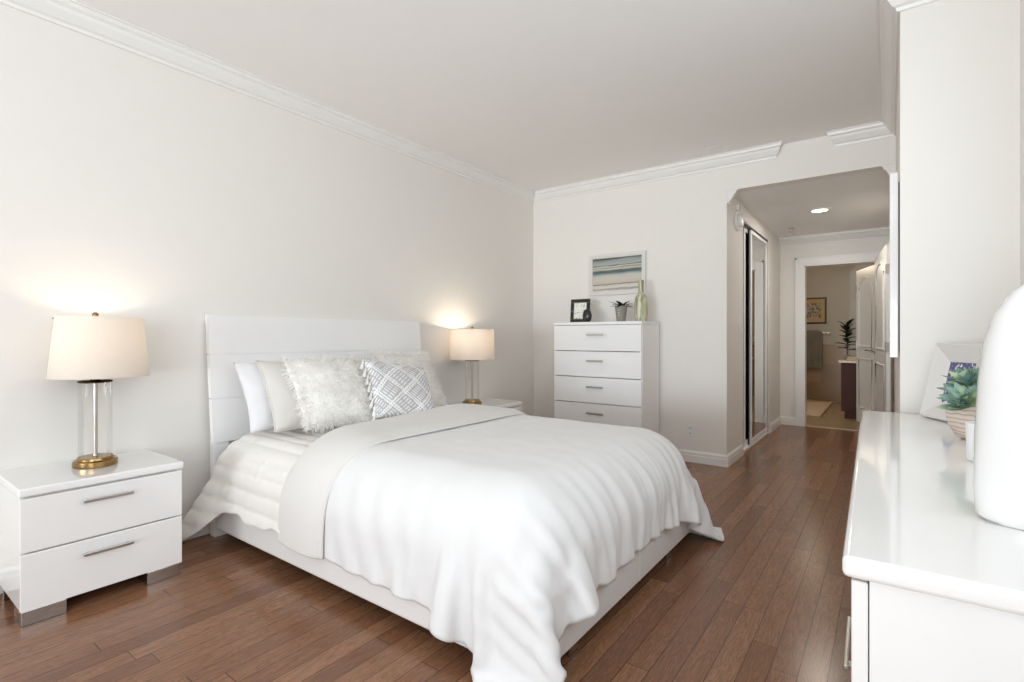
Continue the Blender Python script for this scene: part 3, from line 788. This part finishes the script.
# ------------------------------------------------------------------ chest of drawers
ch = thing('chest_of_drawers', 'tall white chest with five drawers against the far wall', 'chest of drawers', (-2.655, 4.30, 0))
CWd, CD, CHt = .905, .43, 1.285
obj('carcass', boxes((0, .02, .02, CD, .05, CHt - .03, .002), (CWd - .02, CWd, .02, CD, .05, CHt - .03, .002), (.02, CWd - .02, CD - .012, CD, .05, CHt - .03), (.02, CWd - .02, .022, CD - .012, .05, .07), (.02, CWd - .02, .03, CD - .012, CHt - .05, CHt - .03)), 'lacquer_soft', ch)
obj('top', boxes((-.004, CWd + .004, -.004, CD + .004, CHt - .029, CHt, .004, 2)), 'lacquer_soft', ch)
for k in range(5):
    z1 = CHt - .033 - .2445 * k; z0 = z1 - .238
    d = obj('drawer', boxes((.004, CWd - .004, 0, .02, z0, z1, .003)), 'lacquer_soft', ch)
    zc = z1 - .088; hb = boxes((CWd / 2 - .085, CWd / 2 + .085, -.026, -.016, zc - .007, zc + .007, .002))
    for s in (-.065, .065): bm_box(hb, CWd / 2 + s - .005, CWd / 2 + s + .005, -.017, .001, zc - .004, zc + .004)
    h = obj('handle', hb, 'steel', d); h['label'] = 'brushed metal bar handle'
for x in (.03, CWd - .15): obj('foot', boxes((x, x + .12, .03, CD - .03, 0, .05)), 'chrome', ch)

# ------------------------------------------------------------------ long dresser at the right
DR = R(1.3)
dr = thing('dresser', 'long low white gloss dresser along the right wall in the foreground', 'dresser', (-.048, .965, 0), DR)
DW, DL, DH = .44, 1.94, .80
obj('carcass', boxes((.0235, DW, .004, .026, .05, DH - .036, .001), (.0235, DW, DL - .026, DL - .004, .05, DH - .036, .002), (DW - .012, DW, .026, DL - .026, .05, DH - .036), (.03, DW - .012, .026, DL - .026, .05, .07), (.03, DW - .012, .026, DL - .026, DH - .056, DH - .036)), 'lacquer', dr)
obj('top', boxes((-.012, DW, -.010, DL + .004, DH - .034, DH, .009, 3)), 'lacquer', dr, 50)
for c in range(2):
    for k in range(3):
        y0 = .003 + c * (DL / 2); y1 = y0 + DL / 2 - .006; z1 = DH - .040 - .237 * k; z0 = z1 - .231
        d = obj('drawer', boxes((0, .022, y0, y1, z0, z1, .003)), 'lacquer', dr)
        yc, zc = (y0 + y1) / 2, z1 - .10; hb = boxes((-.024, -.016, yc - .12, yc + .12, zc - .005, zc + .005, .002))
        for s in (-.10, .10): bm_box(hb, -.017, .001, yc + s - .004, yc + s + .004, zc - .004, zc + .004)
        h = obj('handle', hb, 'steel', d); h['label'] = 'brushed metal bar handle'
for y in (.03, DL - .17): obj('foot', boxes((.03, .15, y, y + .14, 0, .05)), 'chrome', dr); obj('foot', boxes((DW - .15, DW - .03, y, y + .14, 0, .05)), 'chrome', dr)

# big white ceramic vase, nearest thing on the dresser
bm = bmesh.new()
bm_lathe(bm, [(.001, 0), (.148, 0), (.156, .010), (.160, .06), (.158, .16), (.153, .26), (.146, .33), (.132, .385), (.108, .425), (.078, .452), (.056, .475), (.050, .50), (.056, .525), (.050, .527), (.044, .50), (.048, .475), (.07, .45), (.001, .42)], n=64, sx=1, sy=.50, power=4.5)
vs = tag(obj('vase', bm, 'ceramic', None, 60), 'big white glazed ceramic vase with rounded shoulder, at the right edge of the picture', 'vase')
vs.location = (.292, 1.322, .801); vs.rotation_euler = (0, 0, R(-10))

# bevelled frame leaning on the dresser's far end
pf = thing('framed_photo', 'wide whitewashed frame with blue blossom picture, standing on the dresser behind the pot', 'photo frame', (.128, 2.826, .801), math.atan2(-.155, .088))
def mitred_frame(bm, w, h, bw, prof):
    """prof = (inset, forward) steps from the outer edge to the opening; built in local x (width), z (height), -y forward"""
    rings = [[bm.verts.new((x0 + (i if x0 == 0 else -i), -f, z0 + (i if z0 == 0 else -i))) for x0, z0 in ((0, 0), (w, 0), (w, h), (0, h))] for i, f in prof]
    for a, b in zip(rings, rings[1:]):
        for k in range(4): bm.faces.new((a[k], a[(k + 1) % 4], b[(k + 1) % 4], b[k]))
    return rings
bm = bmesh.new(); rg = mitred_frame(bm, .285, .318, .075, [(.075, -.004), (.0, -.004), (.0, .024), (.006, .030), (.072, .006), (.075, .002), (.075, -.004)])
f = obj('frame', bm, 'whitewash', pf); f.rotation_euler = (R(-12), 0, 0)
pb = boxes((.072, .213, -.003, .001, .072, .246)); p = obj('picture', pb, 'blossom', pf); p.rotation_euler = (R(-12), 0, 0); p['label'] = 'print of pale blossoms on blue'
bm = bmesh.new(); bm_box(bm, .10, .19, .004, .010, .02, .25); e = obj('easel_back', bm, 'whitewash', pf); e.rotation_euler = (R(14), 0, 0); e.location = (0, .112, .001)

# round carved pot with a succulent
sp = thing('potted_succulent', 'blue-green leafy succulent in a round pale carved wooden pot on the dresser', 'potted plant', (.238, 2.30, .801))
bm = bmesh.new(); bm_lathe(bm, [(.001, 0), (.040, 0), (.058, .012), (.076, .045), (.082, .080), (.076, .112), (.060, .136), (.052, .140), (.048, .132), (.001, .128)], n=40); obj('pot', bm, 'carved', sp, 60)
def bm_leaf(bm, base, d, up, L, W, curl=.3, seg=5, thick=.0):
    """a pointed leaf blade with a fold along its midrib"""
    base, d, up = Vector(base), Vector(d).normalized(), Vector(up); side = d.cross(up).normalized(); nr = side.cross(d)
    rows = []
    for k in range(seg + 1):
        t = k / seg; wd = W * (math.sin(math.pi * min(1, t * .92 + .06)) ** .8) * (1 - .25 * t)
        c = base + d * L * t + nr * (-curl * L * t * t)
        rows.append([bm.verts.new(c - side * wd / 2 + nr * wd * .18), bm.verts.new(c), bm.verts.new(c + side * wd / 2 + nr * wd * .18)])
    for a, b in zip(rows, rows[1:]):
        for k in range(2): bm.faces.new((a[k], a[k + 1], b[k + 1], b[k]))
bm = bmesh.new(); r = random.Random(4)
for c in range(22):
    a = r.uniform(0, 6.28); rad = r.uniform(.0, .115); hx = .166 + .035 * r.random() - 6.5 * rad * rad
    cen = Vector((rad * math.cos(a), rad * math.sin(a), hx)); ax = Vector((rad * math.cos(a) * 5, rad * math.sin(a) * 5, .6)).normalized()
    bm_tube(bm, [(cen.x * .3, cen.y * .3, .125), cen * .6 + Vector((0, 0, .06)), cen], .004, 5)
    t1 = ax.orthogonal().normalized(); t2 = ax.cross(t1)
    for k in range(11):
        b = k * 2.4; el = .25 + .85 * (k / 11)
        d = (t1 * math.cos(b) + t2 * math.sin(b)) * math.cos(el) + ax * math.sin(el)
        bm_leaf(bm, cen - ax * .012 + ax * .02 * k / 11, d, ax, r.uniform(.050, .076) * (1.1 - .5 * k / 11), r.uniform(.028, .040), -.15)
obj('foliage', bm, 'succulent', sp, 60)
bm = bmesh.new(); bm_lathe(bm, [(.001, 0), (.036, 0), (.040, .004), (.043, .105), (.041, .105), (.038, .008), (.001, .008)], n=40)
cg = tag(obj('candle_glass', bm, 'frosted', None, 50), 'small white frosted candle glass in front of the round wooden pot', 'candle holder'); cg.location = (.214, 1.90, .801)

# panel hung on the side wall of the hall, seen edge-on
bm = boxes((.002, .036, 3.03, 3.09, 1.045, 1.925, .006, 3), (.004, .034, 3.09, 3.62, 1.06, 1.91, .004, 2))
bm2 = boxes((.036, .041, 3.05, 3.60, 1.10, 1.88))
wp = thing('wall_panel', 'tall white gloss panel hung on the side wall, seen edge-on as a bright strip', 'wall panel', (0, 0, 0))
obj('frame', bm, 'lacquer', wp, 40); obj('backing', bm2, 'black', wp)  # black slab paints in the shadow between panel and wall

# ------------------------------------------------------------------ on and above the chest
pic = thing('picture', 'seascape of grey and sand bands in a pale frame above the chest', 'picture', (-2.495, YF, 1.565))
bm = bmesh.new(); mitred_frame(bm, .61, .415, .04, [(.042, 0), (0, 0), (0, .028), (.004, .032), (.024, .032), (.030, .026), (.040, .024), (.042, .010), (.042, 0)])
obj('frame', bm, 'whitewash', pic)
obj('print', boxes((.040, .570, -.012, -.004, .040, .375)), 'seascape', pic)
fr2 = thing('framed_photo', 'black inlaid frame with a white card, standing on the chest of drawers', 'photo frame', (-2.578, 4.50, CHt), R(3))
bm = bmesh.new(); mitred_frame(bm, .205, .235, .036, [(.034, 0), (0, 0), (0, .016), (.003, .018), (.031, .018), (.034, .012), (.034, 0)])
f = obj('frame', bm, 'black', fr2); f.rotation_euler = (R(-5), 0, 0)
bm = boxes((.001, .032, -.0192, -.017, .112, .117), (.173, .204, -.0192, -.017, .112, .117), (.002, .203, -.0192, -.017, .198, .202), (.002, .203, -.0192, -.017, .034, .038))
f = obj('inlay', bm, 'brass', fr2); f.rotation_euler = (R(-5), 0, 0)
f = obj('card', boxes((.032, .173, -.010, -.004, .032, .203)), 'ink_card', fr2); f.rotation_euler = (R(-5), 0, 0)
f = obj('easel_back', boxes((.07, .13, .002, .007, .02, .18)), 'black', fr2); f.rotation_euler = (R(16), 0, 0); f.location = (0, .070, .001)
bm = bmesh.new(); bm_lathe(bm, [(.001, 0), (.022, 0), (.036, .014), (.044, .040), (.043, .066), (.034, .092), (.018, .106), (.001, .110)], n=32, sx=.95, sy=.7)
og = tag(obj('ornament', bm, 'orn', None, 60), 'small dark rounded ornament in front of the black frame on the chest', 'ornament'); og.location = (-2.352, 4.42, CHt); og.scale = (1.12, 1.12, 1.18)
pp = thing('potted_plant', 'little dark-leaved plant in a grey tapered pot on the chest of drawers', 'potted plant', (-2.035, 4.50, CHt))
bm = bmesh.new(); bm_lathe(bm, [(.001, 0), (.040, 0), (.042, .004), (.057, .136), (.060, .138), (.060, .150), (.055, .150), (.053, .138), (.001, .136)], n=40); obj('pot', bm, 'concrete', pp, 40)
bm = bmesh.new()
for z in (.06, .085, .11): bm_lathe(bm, [(.001, z - .006), (.006, z), (.001, z + .006)], 0, -.052, 10)
st = obj('stud', bm, 'plastic', pp); st['label'] = 'white dots down the front of the pot'
bm = bmesh.new(); r = random.Random(9)
for k in range(16):
    a = k * 2.4; el = .15 + .05 * k
    d = Vector((math.cos(a) * math.cos(el), math.sin(a) * math.cos(el), math.sin(el)))
    bm_leaf(bm, (.012 * math.cos(a), .012 * math.sin(a), .143), d, (0, 0, 1), r.uniform(.09, .125), .034, .35)
obj('foliage', bm, 'leaf_dark', pp, 60)
bm = bmesh.new(); n = 48
prof = [(.001, 0), (.052, 0), (.058, .01), (.061, .06), (.062, .13), (.060, .18), (.052, .222), (.036, .252), (.026, .268), (.024, .30), (.024, .345), (.027, .378), (.023, .380), (.019, .345), (.001, .33)]
bm_lathe(bm, prof, n=n)
for v in bm.verts:
    if .01 < v.co.z < .26:
        a = math.atan2(v.co.y, v.co.x); k = 1 - .035 * (1 + math.cos(a * 12 + 3 * math.sin(v.co.z * 18))) / 2; v.co.x *= k; v.co.y *= k
bv = tag(obj('bottle_vase', bm, 'streak', None, 180), 'pale green streaked ribbed bottle vase on the right end of the chest', 'vase'); bv.location = (-1.838, 4.50, CHt)

# ------------------------------------------------------------------ wall and ceiling fittings
def plate(name, label, cat, loc, rz, kind):
    t = thing(name, label, cat, loc, rz)
    obj('cover_plate', boxes((-.036, .036, -.006, 0, -.058, .058, .003, 2)), 'plastic', t)
    if kind == 'outlet':
        for z in (-.024, .024):
            s = obj('socket', boxes((-.017, .017, -.0085, -.005, z - .016, z + .016, .003, 2)), 'plastic', t)
            obj('slot', boxes((-.008, -.005, -.0095, -.008, z - .006, z + .008), (.005, .008, -.0095, -.008, z - .006, z + .008)), 'black', s)
    else:
        obj('rocker', boxes((-.017, .017, -.011, -.005, -.034, .034, .003, 2)), 'plastic', t)
plate('wall_outlet', 'white double power outlet low on the far wall beside the chest', 'outlet', (-1.465, YF, .285), 0, 'outlet')
plate('light_switch', 'white rocker light switch on the hall wall before the mirrored closet', 'light switch', (XH, 5.215, 1.20), R(90), 'switch')
al = thing('alarm_sounder', 'round white alarm fitting high on the hall wall before the closet', 'alarm', (XH, 5.12, 2.225), R(90))
bm = bmesh.new(); bm_lathe(bm, [(.001, 0), (.088, 0), (.090, .006), (.086, .020), (.062, .024), (.058, .030), (.048, .052), (.001, .056)], n=36)
o = obj('housing', bm, 'plastic', al, 40); o.rotation_euler = (R(90), 0, 0)
bm = boxes((-.022, .022, -.026, 0, .10, .16, .006)); obj('strobe', bm, 'plastic', al)
cl = thing('ceiling_light', 'round lit recessed downlight in the hall ceiling', 'ceiling light', (-.565, 6.03, ZH))
bm = bmesh.new(); bm_lathe(bm, [(.072, 0), (.100, 0), (.100, -.006), (.092, -.010), (.074, -.008), (.072, 0)], n=40); obj('trim_ring', bm, 'plastic', cl, 40)
bm = bmesh.new(); bm_lathe(bm, [(.001, -.0035), (.072, -.0035), (.072, -.001), (.001, -.001)], n=40); obj('lens', bm, 'downlight', cl)
sk = thing('sprinkler', 'small metal fire sprinkler head hanging from the hall ceiling', 'sprinkler', (-.935, 6.85, ZH))
bm = bmesh.new(); bm_lathe(bm, [(.001, 0), (.032, 0), (.034, -.005), (.012, -.010), (.010, -.030), (.018, -.040), (.020, -.043), (.001, -.044)], n=20); obj('head', bm, 'steel', sk, 40)
bm = boxes((-.065, .065, -.045, .045, -.004, 0, .002)); 
cp = tag(obj('ceiling_plate', bm, 'ceiling', None), 'flat painted cover plate on the bedroom ceiling near the cut crown moulding', 'cover plate'); cp.location = (-1.20, 4.50, ZC)

# ------------------------------------------------------------------ bathroom things
va = thing('vanity', 'dark cherry bathroom vanity with a beige stone counter', 'vanity', (-.54, 8.50, .004))
obj('body', boxes((0, .50, 0, .42, .10, .776, .003), (.035, .035 + .44, -.006, 0, .14, .74, .003)), 'vanity_wood', va)
obj('toe_kick', boxes((.04, .50, .03, .42, 0, .10)), 'vanity_wood', va)
obj('countertop', boxes((-.03, .50, -.03, .43, .777, .815, .006, 2)), 'counter', va)
ft = tag(obj('folded_towel', boxes((0, .26, 0, .14, 0, .025, .011, 3), (.01, .25, .01, .13, .026, .048, .010, 3)), 'towel_cream', None, 60), 'cream folded hand towel lying on the vanity counter', 'towel'); ft.location = (-.475, 8.50, .820)
bp = thing('potted_plant', 'dark broad-leaved rubber plant standing on the bathroom vanity', 'potted plant', (-.485, 8.76, .820))
bm = bmesh.new(); bm_lathe(bm, [(.001, 0), (.030, 0), (.036, .06), (.034, .062), (.030, .055), (.001, .05)], n=24); obj('pot', bm, 'concrete', bp, 40)
bm = bmesh.new(); bm_tube(bm, [(0, 0, .05), (.008, 0, .2), (-.004, .005, .34), (.006, 0, .46)], [.007, .006, .005, .003], 8); obj('stem', bm, 'stem', bp, 60)
bm = bmesh.new(); r = random.Random(12)
for k in range(19):
    z = .13 + .019 * k; a = k * 2.4; el = .25 + .04 * k
    bm_leaf(bm, (.002, 0, z), (math.cos(a) * math.cos(el), math.sin(a) * math.cos(el), math.sin(el)), (0, 0, 1), r.uniform(.13, .18), r.uniform(.085, .105), .25, 7)
obj('foliage', bm, 'leaf_dark', bp, 60)
bpic = thing('picture', 'sepia etching in a thin dark frame on the bathroom wall above the towel', 'picture', (-1.40, YW, 1.385))
bm = bmesh.new(); mitred_frame(bm, .50, .47, .03, [(.026, 0), (0, 0), (0, .020), (.004, .024), (.022, .024), (.026, .014), (.026, 0)])
obj('frame', bm, 'drywood', bpic); obj('mount', boxes((.024, .476, -.010, -.003, .024, .446)), plain('tan_picture_mount', (196, 170, 128), .8), bpic)
e = obj('etching', boxes((.085, .415, -.013, -.009, .10, .37)), 'etching', bpic); e['label'] = 'grey etched scene'
tb = thing('towel_bar', 'chrome towel bar fixed to the bathroom wall above the tile', 'towel bar', (-1.10, YW, 1.215))
bm = bmesh.new(); bm_tube(bm, [(-.45, -.07, 0), (.25, -.07, 0)], .008, 10); obj('bar', bm, 'chrome', tb, 60)
for x in (-.45, .25):
    bm = bmesh.new(); bm_tube(bm, [(x, 0, -.01), (x, -.03, -.02), (x, -.072, 0)], [.024, .012, .012], 12); obj('bracket', bm, 'chrome', tb, 60)
def hung_towel(bm, x0, x1, z0, zt, off, zb):
    for s, zz in ((-1, z0), (1, zb)):
        n = 14; rows = []
        for k in range(n + 1):
            x = x0 + (x1 - x0) * k / n; w = .006 * math.sin(k * 1.3 + s)
            rows.append([bm.verts.new((x, s * off + w * .3, zt)), bm.verts.new((x, s * (off + .004) + w, (zt + zz) / 2)), bm.verts.new((x, s * (off + .006) + w, zz)),
                         bm.verts.new((x, s * (off - .012) + w, zz)), bm.verts.new((x, s * (off - .012) + w, (zt + zz) / 2)), bm.verts.new((x, s * (off - .012), zt))])
        for a, b in zip(rows, rows[1:]):
            for j in range(6): bm.faces.new((a[j], a[(j + 1) % 6], b[(j + 1) % 6], b[j]))
        bm.faces.new(rows[0]); bm.faces.new(rows[-1][::-1])
    bm_tube(bm, [(x0, 0, zt - .002), (x1, 0, zt - .002)], off, 12)
bm = bmesh.new(); hung_towel(bm, -.20, .14, -.62, .006, .024, -.5); hung_towel(bm, -.20, .14, -.58, .004, .020, -.48)
t1 = tag(obj('bath_towel', bm, 'towel', None, 50), 'large grey bath towel hanging from the bathroom bar behind a smaller one', 'towel', 'grey towels on the bathroom bar'); t1.location = (-1.10, YW - .07, 1.215)
bm = bmesh.new(); hung_towel(bm, -.17, .09, -.50, .010, .036, -.45)
bm_tube(bm, [(-.17, -.052, -.02), (-.06, -.056, -.17), (.09, -.052, -.02)], .006, 6)
t2 = tag(obj('hand_towel', bm, 'towel', None, 50), 'smaller grey towel with pointed pocket fold, hung over the bath towel', 'towel', 'grey towels on the bathroom bar'); t2.location = (-1.10, YW - .07, 1.219)
bm = bmesh.new(); bm_box(bm, -1.75, -.78, 8.45, 10.30, .004, .030, .011, 3)
tag(obj('bath_mat', bm, 'mat', None, 60), 'cream bath mat on the beige bathroom floor', 'bath mat')
